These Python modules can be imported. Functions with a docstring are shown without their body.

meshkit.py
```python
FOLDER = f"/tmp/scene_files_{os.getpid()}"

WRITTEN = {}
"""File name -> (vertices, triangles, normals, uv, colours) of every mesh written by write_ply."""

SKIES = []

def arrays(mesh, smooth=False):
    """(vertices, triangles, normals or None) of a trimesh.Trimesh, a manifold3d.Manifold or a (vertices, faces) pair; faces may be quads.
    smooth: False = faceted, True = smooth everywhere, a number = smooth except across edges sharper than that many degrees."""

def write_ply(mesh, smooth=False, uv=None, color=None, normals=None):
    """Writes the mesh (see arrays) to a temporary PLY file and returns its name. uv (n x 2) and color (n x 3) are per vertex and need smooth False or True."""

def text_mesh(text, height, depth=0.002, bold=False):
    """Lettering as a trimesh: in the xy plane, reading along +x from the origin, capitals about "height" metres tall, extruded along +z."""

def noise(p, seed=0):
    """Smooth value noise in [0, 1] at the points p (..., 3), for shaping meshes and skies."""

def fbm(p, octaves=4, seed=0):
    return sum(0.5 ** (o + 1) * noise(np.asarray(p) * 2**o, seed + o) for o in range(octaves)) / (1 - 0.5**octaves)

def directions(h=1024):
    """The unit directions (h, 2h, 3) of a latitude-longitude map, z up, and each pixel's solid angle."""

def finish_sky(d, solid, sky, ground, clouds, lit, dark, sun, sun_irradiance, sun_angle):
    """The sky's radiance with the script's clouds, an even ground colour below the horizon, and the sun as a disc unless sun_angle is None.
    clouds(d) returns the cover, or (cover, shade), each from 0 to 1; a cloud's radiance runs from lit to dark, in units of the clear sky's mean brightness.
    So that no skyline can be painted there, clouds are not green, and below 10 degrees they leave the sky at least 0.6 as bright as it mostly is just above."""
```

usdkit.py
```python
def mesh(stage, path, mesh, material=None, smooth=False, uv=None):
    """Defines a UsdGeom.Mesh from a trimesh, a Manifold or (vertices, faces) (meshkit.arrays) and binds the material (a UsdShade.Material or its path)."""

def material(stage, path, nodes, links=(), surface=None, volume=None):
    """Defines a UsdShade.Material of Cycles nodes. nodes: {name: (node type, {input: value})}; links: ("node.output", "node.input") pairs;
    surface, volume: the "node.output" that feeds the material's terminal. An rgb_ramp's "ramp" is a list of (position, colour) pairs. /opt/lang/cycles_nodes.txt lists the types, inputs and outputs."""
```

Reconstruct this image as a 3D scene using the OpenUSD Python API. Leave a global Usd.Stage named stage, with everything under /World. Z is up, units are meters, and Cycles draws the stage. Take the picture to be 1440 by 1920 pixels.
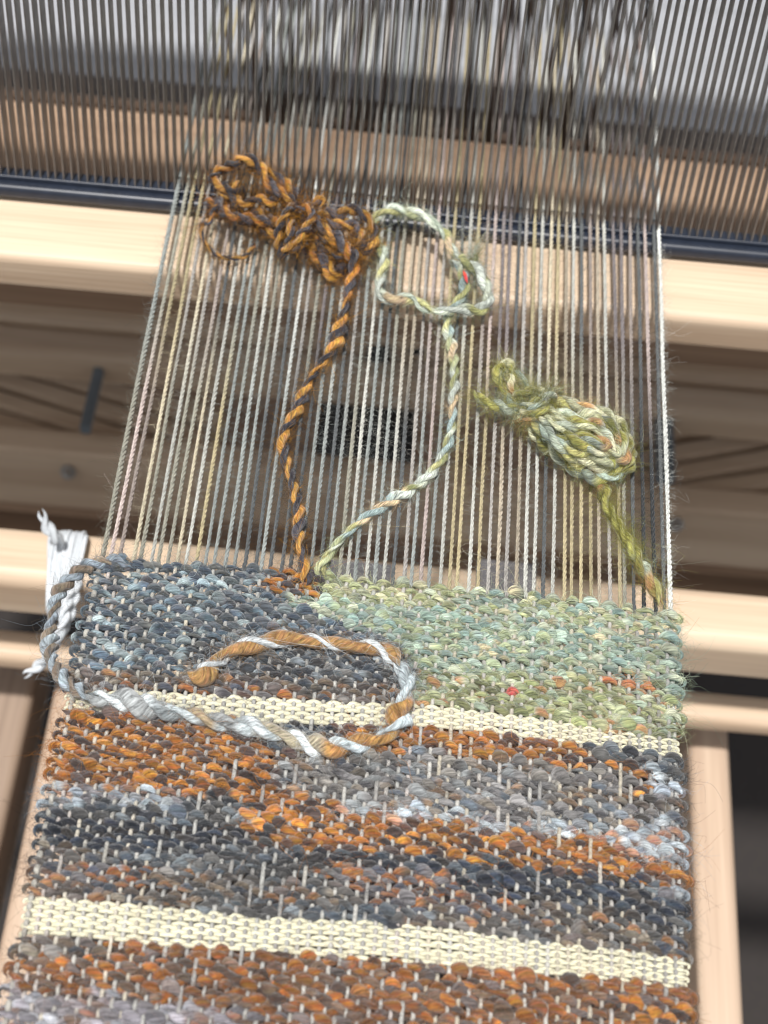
import math, random
import numpy as np, trimesh, usdkit
from pxr import Usd, UsdGeom, UsdLux, UsdShade, Gf, Sdf, Vt

stage = Usd.Stage.CreateInMemory()
UsdGeom.SetStageUpAxis(stage, UsdGeom.Tokens.z)
UsdGeom.SetStageMetersPerUnit(stage, 1.0)
UsdGeom.Xform.Define(stage, '/World')
UsdGeom.Scope.Define(stage, '/World/Looks')
rng = np.random.default_rng(7)
random.seed(7)

# ------------------------------------------------------------------ camera
F_PX, TILT, ROLL, Z0, D0 = 2900.0, math.radians(56.6), math.radians(5.1), 0.30, 0.43
FWD = np.array([0, math.cos(TILT), -math.sin(TILT)])
UP0 = np.array([0, math.sin(TILT), math.cos(TILT)])
RIGHT = np.array([math.cos(ROLL), 0, 0]) + math.sin(ROLL) * UP0
UPV = np.array([-math.sin(ROLL), 0, 0]) + math.cos(ROLL) * UP0
EYE = np.array([0, 0, Z0]) - D0 * FWD
EXPOSURE = 0.04
cam = UsdGeom.Camera.Define(stage, '/World/Camera')
m = np.eye(4)
m[0, :3], m[1, :3], m[2, :3], m[3, :3] = RIGHT, UPV, -FWD, EYE
cam.AddTransformOp().Set(Gf.Matrix4d(m.tolist()))
FOCAL = 52.0
cam.CreateHorizontalApertureAttr(FOCAL * 1440 / F_PX)
cam.CreateVerticalApertureAttr(FOCAL * 1920 / F_PX)
cam.CreateFocalLengthAttr(FOCAL)
cam.CreateClippingRangeAttr(Gf.Vec2f(0.02, 100))
cam.CreateFStopAttr(52.0 / 4.6)
cam.CreateFocusDistanceAttr(0.415)
cam.CreateExposureAttr(EXPOSURE)

# ------------------------------------------------------------------ light: open sky and one sun, high, a little in front of the loom
SUN = np.array([-0.07, -0.21, 1.0]); SUN /= np.linalg.norm(SUN)
ELEV, ROT = math.asin(SUN[2]), math.atan2(SUN[0], SUN[1])
usdkit.material(stage, '/World/Looks/sky', {
    'sky': ('sky_texture', {'sky_type': 'single_scattering', 'sun_disc': False, 'sun_elevation': ELEV, 'sun_rotation': ROT, 'altitude': 100.0, 'aerosol_density': 3.0}),
    'hz': ('hsv', {'saturation': .22}),                               # a thin bright veil of cloud takes most of the blue out
    'bg': ('background_shader', {'strength': 0.122})}, [('sky.color', 'hz.color'), ('hz.color', 'bg.color')], surface='bg.background')
dome = UsdLux.DomeLight.Define(stage, '/World/sky')
UsdShade.MaterialBindingAPI.Apply(dome.GetPrim()).Bind(UsdShade.Material.Get(stage, '/World/Looks/sky'))
dome.GetPrim().SetCustomDataByKey('kind', 'structure')
sun = UsdLux.DistantLight.Define(stage, '/World/sun')
sun.CreateNormalizeAttr(True); sun.CreateIntensityAttr(1.15); sun.CreateAngleAttr(3.0); sun.CreateColorAttr(Gf.Vec3f(1, .975, .945))
zz = SUN; xx = np.cross([0, 1, 0], zz); xx /= np.linalg.norm(xx); yy = np.cross(zz, xx)
m = np.eye(4); m[0, :3], m[1, :3], m[2, :3] = xx, yy, zz
sun.AddTransformOp().Set(Gf.Matrix4d(m.tolist()))

# ------------------------------------------------------------------ where a point of the photograph lies at a given height over the warp, or at a given depth
def ray(px, py):
    return FWD + RIGHT * ((px - 720) / F_PX) - UPV * ((py - 960) / F_PX)
def atz(px, py, h=0.0):
    d = ray(px, py); return EYE + d * ((Z0 + h - EYE[2]) / d[2])
def aty(px, py, y):
    d = ray(px, py); return EYE + d * ((y - EYE[1]) / d[1])
REED_Y, LEAN = 0.1165, 0.24
def on_warp(px, py, h):
    p = atz(px, py, h)
    d = ray(px, py)                                   # keep it in front of the leaning reed
    n = np.array([0, -0.97, 0.24]); q = np.array([0, REED_Y, Z0]) + n * max(h * .5, 0.004)
    if (p - q) @ n < 0:
        p = EYE + d * (((q - EYE) @ n) / (d @ n))
    return p

# ------------------------------------------------------------------ helpers
def lin(c):
    c = np.asarray(c, float) / 255.0
    return np.where(c < .04045, c / 12.92, ((c + .055) / 1.055) ** 2.4)

used = {}
def path_for(name, parent=None):
    base = parent.GetPath().pathString if parent is not None else '/World'
    k = base + '/' + name
    n = used.get(k, -1) + 1; used[k] = n
    return k if n == 0 else f'{k}_{n:03d}'
def tag(prim, label=None, cat=None, group=None, kind=None):
    p = prim.GetPrim() if hasattr(prim, 'GetPrim') else prim
    for k, v in (('label', label), ('category', cat), ('group', group), ('kind', kind)):
        if v: p.SetCustomDataByKey(k, v)
    return p
def thing(name, label, cat, group=None):
    x = UsdGeom.Xform.Define(stage, path_for(name))
    return tag(x, label, cat, group)
def obj(name, mesh, mat, parent=None, smooth=False):
    return usdkit.mesh(stage, path_for(name, parent), mesh, f'/World/Looks/{mat}', smooth=smooth).GetPrim()

class Raw:
    """Collects tubes with normals, st and colour, becomes one mesh."""
    def __init__(s): s.v, s.n, s.f, s.st, s.c, s.k = [], [], [], [], [], 0
    def add(s, v, n, f, st, c):
        s.v.append(v); s.n.append(n); s.f.append(f + s.k); s.st.append(st); s.c.append(c); s.k += len(v)
    def build(s, name, mat, parent=None):
        m = UsdGeom.Mesh.Define(stage, path_for(name, parent))
        v, n, f, st, c = (np.vstack(x) for x in (s.v, s.n, s.f, s.st, s.c))
        m.CreatePointsAttr(Vt.Vec3fArray.FromNumpy(v.astype(np.float32)))
        m.CreateFaceVertexCountsAttr(Vt.IntArray.FromNumpy(np.full(len(f), 3, np.int32)))
        m.CreateFaceVertexIndicesAttr(Vt.IntArray.FromNumpy(f.astype(np.int32).ravel()))
        m.CreateSubdivisionSchemeAttr('none')
        m.CreateNormalsAttr(Vt.Vec3fArray.FromNumpy(n.astype(np.float32))); m.SetNormalsInterpolation('vertex')
        pv = UsdGeom.PrimvarsAPI(m)
        pv.CreatePrimvar('st', Sdf.ValueTypeNames.TexCoord2fArray, 'vertex').Set(Vt.Vec2fArray.FromNumpy(st.astype(np.float32)))
        pv.CreatePrimvar('col', Sdf.ValueTypeNames.Color3fArray, 'vertex').Set(Vt.Vec3fArray.FromNumpy(c.astype(np.float32)))
        UsdShade.MaterialBindingAPI.Apply(m.GetPrim()).Bind(UsdShade.Material.Get(stage, f'/World/Looks/{mat}'))
        return m.GetPrim()

def noise1(n, step, amp, r=rng):
    """Smooth random values along n samples, a knot every step samples."""
    k = max(int(n / step) + 3, 4)
    x = np.linspace(0, k - 1.001, n); i = x.astype(int); t = x - i; t = t * t * (3 - 2 * t)
    a = r.normal(0, amp, k + 1)
    return a[i] * (1 - t) + a[i + 1] * t

def spline(pts, step):
    """Catmull-Rom through the points, resampled evenly."""
    p = np.asarray(pts, float); p = np.vstack([2 * p[0] - p[1], p, 2 * p[-1] - p[-2]])
    out = []
    for a, b, c, d in zip(p[:-3], p[1:-2], p[2:-1], p[3:]):
        t = np.linspace(0, 1, 24, endpoint=False)[:, None]
        out.append(.5 * (2 * b + (c - a) * t + (2 * a - 5 * b + 4 * c - d) * t ** 2 + (3 * b - a - 3 * c + d) * t ** 3))
    q = np.vstack(out + [p[-2:-1]])
    s = np.r_[0, np.cumsum(np.linalg.norm(np.diff(q, axis=0), axis=1))]
    x = np.linspace(0, s[-1], max(int(s[-1] / step), 4))
    return np.stack([np.interp(x, s, q[:, i]) for i in range(3)], 1)

def frames(p, ref=None):
    t = np.gradient(p, axis=0); t /= np.linalg.norm(t, axis=1, keepdims=True) + 1e-12
    if ref is not None:
        b = np.cross(t, ref); b /= np.linalg.norm(b, axis=1, keepdims=True) + 1e-12
        return t, np.cross(b, t), b
    n = np.zeros_like(p); v = np.cross(t[0], [0.3, 0.2, 1.0]); v /= np.linalg.norm(v); n[0] = v
    for i in range(1, len(p)):
        v = v - t[i] * (v @ t[i]); v /= np.linalg.norm(v) + 1e-12; n[i] = v
    return t, n, np.cross(t, n)

def tube(raw, p, r, col, nb, sides=7, caps=True, s=None):
    """p: N points, r: N radii, col: N x 3, nb: the (n, b) frame."""
    N = len(p); n, b = nb
    a = np.linspace(0, 2 * np.pi, sides + 1)
    ring = np.cos(a)[None, :, None] * n[:, None] + np.sin(a)[None, :, None] * b[:, None]
    v = p[:, None] + np.broadcast_to(r, (N,))[:, None, None] * ring
    if s is None: s = np.r_[0, np.cumsum(np.linalg.norm(np.diff(p, axis=0), axis=1))]
    st = np.stack(np.broadcast_arrays((s * 1000 + rng.uniform(0, 500))[:, None], (a / (2 * np.pi))[None, :]), -1)
    w = sides + 1
    i, j = np.meshgrid(np.arange(N - 1), np.arange(sides), indexing='ij')
    q = np.stack([i * w + j, i * w + j + 1, (i + 1) * w + j + 1, (i + 1) * w + j], -1).reshape(-1, 4)
    f = np.vstack([q[:, [0, 1, 2]], q[:, [0, 2, 3]]])
    c = np.broadcast_to(np.asarray(col)[:, None] if np.ndim(col) == 2 else np.asarray(col), (N, w, 3))
    raw.add(v.reshape(-1, 3), ring.reshape(-1, 3), f, st.reshape(-1, 2), c.reshape(-1, 3))

def taper(n, k):
    return np.minimum(1, np.minimum(np.arange(n) + .35, np.arange(n)[::-1] + .35) / k)

FUZZ = {}
def fuzz(key, p, dens, r, length, col, out=None, lay=0.0):
    """Remember fibres standing off a yarn: along points p with radius r. lay: how far they run along the yarn instead."""
    L = np.linalg.norm(np.diff(p, axis=0), axis=1).sum() * 1000
    n = rng.poisson(dens * L)
    if n == 0: return
    i = rng.integers(0, len(p) - 1, n); t = rng.uniform(0, 1, (n, 1))
    base = p[i] * (1 - t) + p[i + 1] * t
    tan = p[i + 1] - p[i]; tan /= np.linalg.norm(tan, axis=1, keepdims=True) + 1e-12
    d = rng.normal(0, 1, (n, 3)); d -= tan * (d * tan).sum(1, keepdims=True)
    if out is not None: d[:, 2] = np.abs(d[:, 2]) * out
    d /= np.linalg.norm(d, axis=1, keepdims=True)
    rr = np.broadcast_to(r, (len(p),))[i][:, None]
    base = base + d * rr * .92
    Lh = length * rng.lognormal(0, .5, (n, 1))
    c1, c2 = rng.normal(0, .55, (n, 3)), rng.normal(0, .9, (n, 3))
    e = d * (1 - .8 * lay) + tan * np.sign(rng.normal(0, 1, (n, 1))) * lay * 1.5 + np.cross(tan, d) * rng.normal(.3, .4, (n, 1)) * lay
    w = 1 - .75 * lay
    pts = [base, base + Lh * (e * .35 + c1 * .20 * w), base + Lh * (e * .6 + c1 * .6 * w + d * .06 * lay), base + Lh * (e * .8 + (c1 * .7 + c2 * .5) * w)]
    c = np.asarray(col); c = c[i] if c.ndim == 2 else np.broadcast_to(c, (n, 3))
    FUZZ.setdefault(key, []).append((np.stack(pts, 1), c * rng.lognormal(0, .3, (n, 1))))

def build_fuzz(key, parent, width=4.5e-5):
    if key not in FUZZ: return
    P = np.concatenate([a for a, _ in FUZZ[key]]); Cc = np.concatenate([b for _, b in FUZZ[key]])
    n, k = P.shape[:2]
    cv = UsdGeom.BasisCurves.Define(stage, path_for('fuzz', parent))
    cv.CreateTypeAttr('linear'); cv.CreateWrapAttr('nonperiodic')
    cv.CreateCurveVertexCountsAttr(Vt.IntArray.FromNumpy(np.full(n, k, np.int32)))
    cv.CreatePointsAttr(Vt.Vec3fArray.FromNumpy(P.reshape(-1, 3).astype(np.float32)))
    cv.CreateWidthsAttr(Vt.FloatArray.FromNumpy(np.tile(np.linspace(1, .6, k) * width, n).astype(np.float32))); cv.SetWidthsInterpolation('vertex')
    UsdGeom.PrimvarsAPI(cv).CreatePrimvar('col', Sdf.ValueTypeNames.Color3fArray, 'vertex').Set(Vt.Vec3fArray.FromNumpy(np.repeat(Cc, k, 0).astype(np.float32)))
    UsdShade.MaterialBindingAPI.Apply(cv.GetPrim()).Bind(UsdShade.Material.Get(stage, '/World/Looks/fibre'))
    tag(cv, kind='stuff')

def plied(raw, p, R, colfun, pitch, nply=2, sides=7, ref=None, phase=None, squash=1.0, thick=.22, wts=None):
    """A yarn of nply strands twisted round each other along p. R: radii; colfun(k, n) gives the colours of ply k."""
    n_ = len(p); t, n, b = frames(p, ref)
    s = np.r_[0, np.cumsum(np.linalg.norm(np.diff(p, axis=0), axis=1))]
    R = np.broadcast_to(R, (n_,)).copy()
    ph0 = rng.uniform(0, 2 * np.pi) if phase is None else phase
    ph = ph0 + 2 * np.pi * s / pitch + noise1(n_, 30, .4)
    res = []
    for k in range(nply):
        a = ph + 2 * np.pi * k / nply
        rs = R * (.60 if nply == 2 else .52) * (wts[k] if wts else 1) * (1 + noise1(n_, 9, thick)).clip(.55, 1.6)
        off = R * (.47 if nply == 2 else .52) * (wts[1 - k] if wts else 1)
        q = p + off[:, None] * (np.cos(a)[:, None] * n * squash + np.sin(a)[:, None] * b)
        c = colfun(k, n_)
        tube(raw, q, rs * taper(n_, 5), c, (n * (0.85 + .15 * squash), b), sides, s=s)
        res.append((q, rs, c))
    return res

def runs(n, step, choices, r=rng, blur=3, jit=.16):
    """Colours along n samples: runs of about `step` samples, each a draw from `choices` (linear), blended at the joins."""
    out = np.zeros((n, 3)); i = 0
    ch = np.asarray(choices)
    while i < n:
        L = max(2, int(step * r.lognormal(0, .45)))
        out[i:i + L] = ch[r.integers(len(ch))] * r.lognormal(0, jit)
        i += L
    if blur > 1:
        k = np.ones(blur) / blur
        pad = np.vstack([np.repeat(out[:1], blur, 0), out, np.repeat(out[-1:], blur, 0)])
        out = np.stack([np.convolve(pad[:, c], k, 'same') for c in range(3)], 1)[blur:-blur]
    return out

# ------------------------------------------------------------------ materials
def yarn_mat(name, around=1.5, along=.22, slant=.10, bumpd=.0003, sheen=.35, contrast=(.38, 1.65), rough=.9, hue=.10, fine=.5):
    """Fibres that run along the yarn: streaks in tone, a little in hue, and in relief."""
    usdkit.material(stage, f'/World/Looks/{name}', {
        'col': ('attribute', {'attribute': 'col'}),
        'uv': ('attribute', {'attribute': 'st'}),
        'sep': ('separate_xyz', {}),
        'sl': ('math', {'math_type': 'multiply_add', 'value2': slant}),
        'ang': ('math', {'math_type': 'multiply', 'value2': 2 * math.pi}),
        'cs': ('math', {'math_type': 'cosine'}), 'sn': ('math', {'math_type': 'sine'}),
        'al': ('math', {'math_type': 'multiply', 'value2': along}),
        'vec': ('combine_xyz', {}),
        'nz': ('noise_texture', {'scale': around, 'detail': 4.0, 'roughness': .5 + .4 * fine}),
        'off': ('mapping', {'location': (7.3, 2.1, 31.7)}),
        'nz2': ('noise_texture', {'scale': around * .8, 'detail': 2.0}),
        'rg': ('map_range', {'from_min': .30, 'from_max': .70, 'to_min': contrast[0], 'to_max': contrast[1], 'clamp': True}),
        'hr': ('map_range', {'from_min': .3, 'from_max': .7, 'to_min': .5 - hue, 'to_max': .5 + hue, 'clamp': True}),
        'hs': ('hsv', {'saturation': 1.0}),
        'tint': ('mix_color', {'blend_type': 'multiply', 'fac': 1.0, 'use_clamp': False}),
        'bp': ('bump', {'strength': 1.0, 'distance': bumpd}),
        'p': ('principled_bsdf', {'roughness': rough, 'specular_ior_level': .2, 'sheen_weight': sheen, 'sheen_roughness': .5}),
    }, [('uv.vector', 'sep.vector'), ('sep.x', 'sl.value1'), ('sep.y', 'sl.value3'), ('sl.value', 'ang.value1'), ('ang.value', 'cs.value1'), ('ang.value', 'sn.value1'),
        ('sep.x', 'al.value1'), ('cs.value', 'vec.x'), ('sn.value', 'vec.y'), ('al.value', 'vec.z'), ('vec.vector', 'nz.vector'), ('vec.vector', 'off.vector'), ('off.vector', 'nz2.vector'),
        ('nz.fac', 'rg.value'), ('nz2.fac', 'hr.value'), ('hr.result', 'hs.hue'), ('col.color', 'hs.color'), ('hs.color', 'tint.a'), ('rg.result', 'tint.b'), ('tint.result', 'p.base_color'),
        ('nz.fac', 'bp.height'), ('bp.normal', 'p.normal')], surface='p.BSDF')
yarn_mat('wool', around=2.4, along=.16, hue=.02, contrast=(.20, 2.25), bumpd=.0005)
yarn_mat('cotton', around=2.2, along=.15, slant=.30, contrast=(.72, 1.10), sheen=.15, rough=.95, bumpd=.0003, hue=0)
yarn_mat('warp_yarn', around=1.8, along=.25, slant=.40, contrast=(.62, 1.32), sheen=.2, bumpd=.0002, hue=.01)
usdkit.material(stage, '/World/Looks/fibre', {
    'col': ('attribute', {'attribute': 'col'}),
    'd': ('diffuse_bsdf', {}), 't': ('translucent_bsdf', {}), 'mx': ('mix_closure', {'fac': .35})},
    [('col.color', 'd.color'), ('col.color', 't.color'), ('d.BSDF', 'mx.closure1'), ('t.BSDF', 'mx.closure2')], surface='mx.closure')

def wood_mat(name, dark, light, axis=0, knots=1.0, rough=.45):
    sc = [60.0, 60.0, 60.0]; sc[axis] = 2.2
    sf = [900.0, 900.0, 900.0]; sf[axis] = 18.0
    usdkit.material(stage, f'/World/Looks/{name}', {
        'g': ('geometry', {}),
        'm1': ('mapping', {'scale': sc}), 'm2': ('mapping', {'scale': sf}),
        'n1': ('noise_texture', {'scale': 1.0, 'detail': 4.0, 'roughness': .6, 'distortion': .15}),
        'n2': ('noise_texture', {'scale': 1.0, 'detail': 2.0, 'roughness': .5}),
        'mx': ('math', {'math_type': 'multiply_add', 'value2': .35}),
        'rp': ('rgb_ramp', {'ramp': [(.40, tuple(lin(dark))), (.62, tuple(.5 * (lin(dark) + lin(light)))), (.86, tuple(lin(light)))]}),
        'bp': ('bump', {'strength': .25, 'distance': .0003}),
        'p': ('principled_bsdf', {'roughness': rough, 'specular_ior_level': .35})},
        [('g.position', 'm1.vector'), ('g.position', 'm2.vector'), ('m1.vector', 'n1.vector'), ('m2.vector', 'n2.vector'), ('n2.fac', 'mx.value1'), ('n1.fac', 'mx.value3'),
         ('mx.value', 'rp.fac'), ('rp.color', 'p.base_color'), ('n2.fac', 'bp.height'), ('bp.normal', 'p.normal')], surface='p.BSDF')
wood_mat('maple', (171, 144, 119), (211, 190, 165))
wood_mat('maple_long', (156, 130, 110), (196, 174, 152), axis=1)
wood_mat('brown_wood', (112, 86, 66), (182, 152, 126))
wood_mat('brown_long', (120, 102, 88), (166, 146, 128), axis=1)
wood_mat('tan_wood', (124, 100, 82), (168, 142, 118))
wood_mat('pale_board', (134, 136, 140), (160, 162, 166), rough=.55)

def plain(name, col, rough=.5, metal=0.0, noise=.15, spec=.5):
    c = lin(col)
    usdkit.material(stage, f'/World/Looks/{name}', {
        'g': ('geometry', {}), 'nz': ('noise_texture', {'scale': 260.0, 'detail': 4.0}),
        'rp': ('rgb_ramp', {'ramp': [(.3, tuple(c * (1 - noise))), (.7, tuple(np.minimum(c * (1 + noise), 1)))]}),
        'p': ('principled_bsdf', {'roughness': rough, 'metallic': metal, 'specular_ior_level': spec})},
        [('g.position', 'nz.vector'), ('nz.fac', 'rp.fac'), ('rp.color', 'p.base_color')], surface='p.BSDF')
plain('navy_plastic', (34, 40, 52), .35)
plain('steel', (168, 164, 160), .42, 1.0)
plain('heddle_wire', (112, 102, 94), .35, .8)
plain('dark_metal', (116, 126, 134), .5, .2, noise=.05)
plain('floor_dark', (34, 28, 25), .8, noise=.35)
plain('black_iron', (34, 36, 40), .5, noise=.05)
plain('grey_tape', (112, 110, 112), .85)

# ------------------------------------------------------------------ structure: the ground below the loom
def rbox(lo, hi, r=.003, axis=0):
    """A box with rounded long edges, its length along axis."""
    lo, hi = np.asarray(lo, float), np.asarray(hi, float)
    o = [i for i in range(3) if i != axis]
    w, h = (hi - lo)[o[0]], (hi - lo)[o[1]]
    r = min(r, w * .45, h * .45)
    cs = []
    for cx, cy, a0 in ((w / 2 - r, h / 2 - r, 0), (-w / 2 + r, h / 2 - r, 90), (-w / 2 + r, -h / 2 + r, 180), (w / 2 - r, -h / 2 + r, 270)):
        for k in range(5):
            a = math.radians(a0 + 22.5 * k); cs.append((cx + r * math.cos(a), cy + r * math.sin(a)))
    cs = np.array(cs); n = len(cs)
    v = np.zeros((2 * n, 3)); c = (lo + hi) / 2
    for e, z in ((0, lo[axis]), (1, hi[axis])):
        v[e * n:(e + 1) * n, o[0]] = cs[:, 0] + c[o[0]]; v[e * n:(e + 1) * n, o[1]] = cs[:, 1] + c[o[1]]; v[e * n:(e + 1) * n, axis] = z
    f = []
    for i in range(n):
        j = (i + 1) % n; f += [[i, j, n + j], [i, n + j, n + i]]
    for i in range(1, n - 1): f += [[0, i + 1, i], [n, n + i, n + i + 1]]
    t = trimesh.Trimesh(v, f, process=False); trimesh.repair.fix_normals(t)
    return t
g = trimesh.creation.box([6, 6, .02]); g.apply_translation([0, 0, -.46])
tag(obj('ground', g, 'floor_dark'), 'dark brown floor far below the loom', 'floor', kind='structure')

# ------------------------------------------------------------------ loom frame (fixed wooden parts, all bolted together)
loom = thing('table_loom', 'pale wooden loom frame of rails and planks under the warp', 'loom')
def rail(px, y0, y1, h, height, mat='maple', x=.30, name='rail', r=.003, label=None):
    """A cross rail whose top face spans photo rows y0..y1 (at mid picture) at height h over the warp."""
    a, b = atz(720, y1, h)[1], atz(720, y0, h)[1]
    p = obj(name, rbox((-x, a, Z0 + h - height), (x, b, Z0 + h), r), mat, loom, smooth=35)
    if label: tag(p, label)
    return a, b
b_ = atz(720, 245, -.062)[1]
tag(obj('rear_board', rbox((-.30, .1262, Z0 - .078), (.30, b_, Z0 - .062), .003), 'tan_wood', loom, smooth=35), 'wide plank seen through the reed')
rail(720, -70, 190, -.13, .02, 'pale_board', name='rear_panel', r=.001, label='pale grey panel behind the heddles')
rail(720, 560, 594, -.13, .020, name='rail')
rail(720, 604, 658, -.17, .016, name='rail', r=.005)
rail(720, 664, 720, -.172, .020, name='rail', r=.005)
rail(720, 856, 905, -.198, .045, name='rail')
rail(720, 1042, 1150, -.088, .026, name='front_rail', r=.006)
rail(720, 1238, 1296, -.150, .011, name='front_rail', r=.004)
# board below with fanning slats left and right
for sgn, pts in ((-1, [((-60, 640), (270, 730)), ((-60, 672), (250, 765)), ((-60, 712), (230, 800)), ((-60, 752), (200, 830))]),
                 (1, [((1500, 752), (1190, 800)), ((1500, 790), (1180, 845)), ((1500, 830), (1200, 880)), ((1500, 872), (1200, 915))])):
    for k, (a, b) in enumerate(pts):
        b = (a[0] + 1.45 * (b[0] - a[0]), a[1] + 1.45 * (b[1] - a[1]))
        A_, B_ = atz(*a, -.207), atz(*b, -.207)
        d = (B_ - A_); d /= np.linalg.norm(d); w = np.array([-d[1], d[0], 0]); w *= np.sign(w[1])
        L = np.linalg.norm(B_ - A_)
        bx = rbox((0, -.0086, -.014 - .002 * (k % 2)), (L, 0.0, 0), .002)
        T = np.eye(4); T[:3, 0] = d; T[:3, 1] = w; T[:3, 2] = [0, 0, 1]; T[:3, 3] = A_
        bx.apply_transform(T)
        obj('slat', bx, 'maple', loom, smooth=35)
a, b = atz(720, 960, -.26)[1], atz(720, 650, -.26)[1]
obj('base_board', rbox((-.3, a, Z0 - .29), (.3, b, Z0 - .262),   .002), 'brown_wood', loom, smooth=35)
a, b = atz(720, 1030, -.30)[1], atz(720, 940, -.30)[1]
obj('base_board', rbox((-.3, a - .02, Z0 - .33), (.3, b, Z0 - .302), .002), 'brown_wood', loom, smooth=35)
# side rails running towards the weaver
def side_rail(p0, p1, h, height, mat):
    A_, B_ = atz(*p0, h), atz(*p1, h)
    lo = (min(A_[0], B_[0]), -.35, Z0 + h - height); hi = (max(A_[0], B_[0]), atz(720, 1290, h)[1], Z0 + h)
    obj('side_rail', rbox(lo, hi, .004, axis=1), mat, loom, smooth=35)
side_rail((1295, 1440), (1372, 1440), -.185, .03, 'maple_long')
side_rail((76, 1400), (165, 1400), -.185, .03, 'maple_long')
side_rail((-90, 1400), (40, 1400), -.20, .03, 'brown_long')
# iron fittings: flat bars across the slats, bolts and a plate
def bar(p0, p1, h, w, name, mat='dark_metal', t=.006):
    A_, B_ = atz(*p0, h), atz(*p1, h); d = B_ - A_; L = np.linalg.norm(d); d /= L
    bx = rbox((0, -w / 2, -t), (L, w / 2, 0), .001); T = np.eye(4); T[:3, 0] = d; T[:3, 1] = np.cross([0, 0, 1], d); T[:3, 2] = [0, 0, 1]; T[:3, 3] = A_
    bx.apply_transform(T); return obj(name, bx, mat, loom, smooth=35)
bar((188, 672), (158, 798), -.178, .0042, 'iron_bar')
bar((1246, 760), (1250, 892), -.178, .008, 'iron_bar')
bar((598, 780), (780, 797), -.19, .030, 'iron_plate', 'black_iron', t=.01)
bar((690, 625), (735, 629), -.155, .016, 'iron_plate', 'black_iron', t=.01)
bar((770, 612), (800, 615), -.155, .016, 'iron_plate', 'black_iron', t=.01)
for px, py in ((127, 886), (1268, 985)):
    c = aty(px, py, atz(720, 905, -.20)[1] - .004)
    b = trimesh.creation.revolve(np.array([[0, .0034], [.0016, .0034], [.0020, .0028], [.0020, 0], [.0034, 0], [.0034, -.001], [0, -.001]]), sections=24)
    b.apply_transform(trimesh.transformations.rotation_matrix(math.radians(62), [1, 0, 0])); b.apply_translation(c)
    obj('bolt', b, 'steel', loom, smooth=35)
# castle above and behind the picture that carries the shafts
for sx in (-1, 1):
    obj('castle_post', rbox((sx * .31 - .012, .17, -.05), (sx * .31 + .012, .255, .50), .003, axis=2), 'maple', loom, smooth=35)
obj('castle_top', rbox((-.33, .165, .50), (.33, .26, .52), .003), 'maple', loom, smooth=35)

# ------------------------------------------------------------------ beater: pale wooden bar under the reed
beater = thing('beater', 'pale wooden beater bar under the dark base of the reed', 'beater')
sy = atz(720, 543, -.0078)[1]
obj('beater_bar', rbox((-.3, sy, Z0 - .0235), (.3, REED_Y + .0072, Z0 - .0078), .0035), 'maple', beater, smooth=35)

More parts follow.
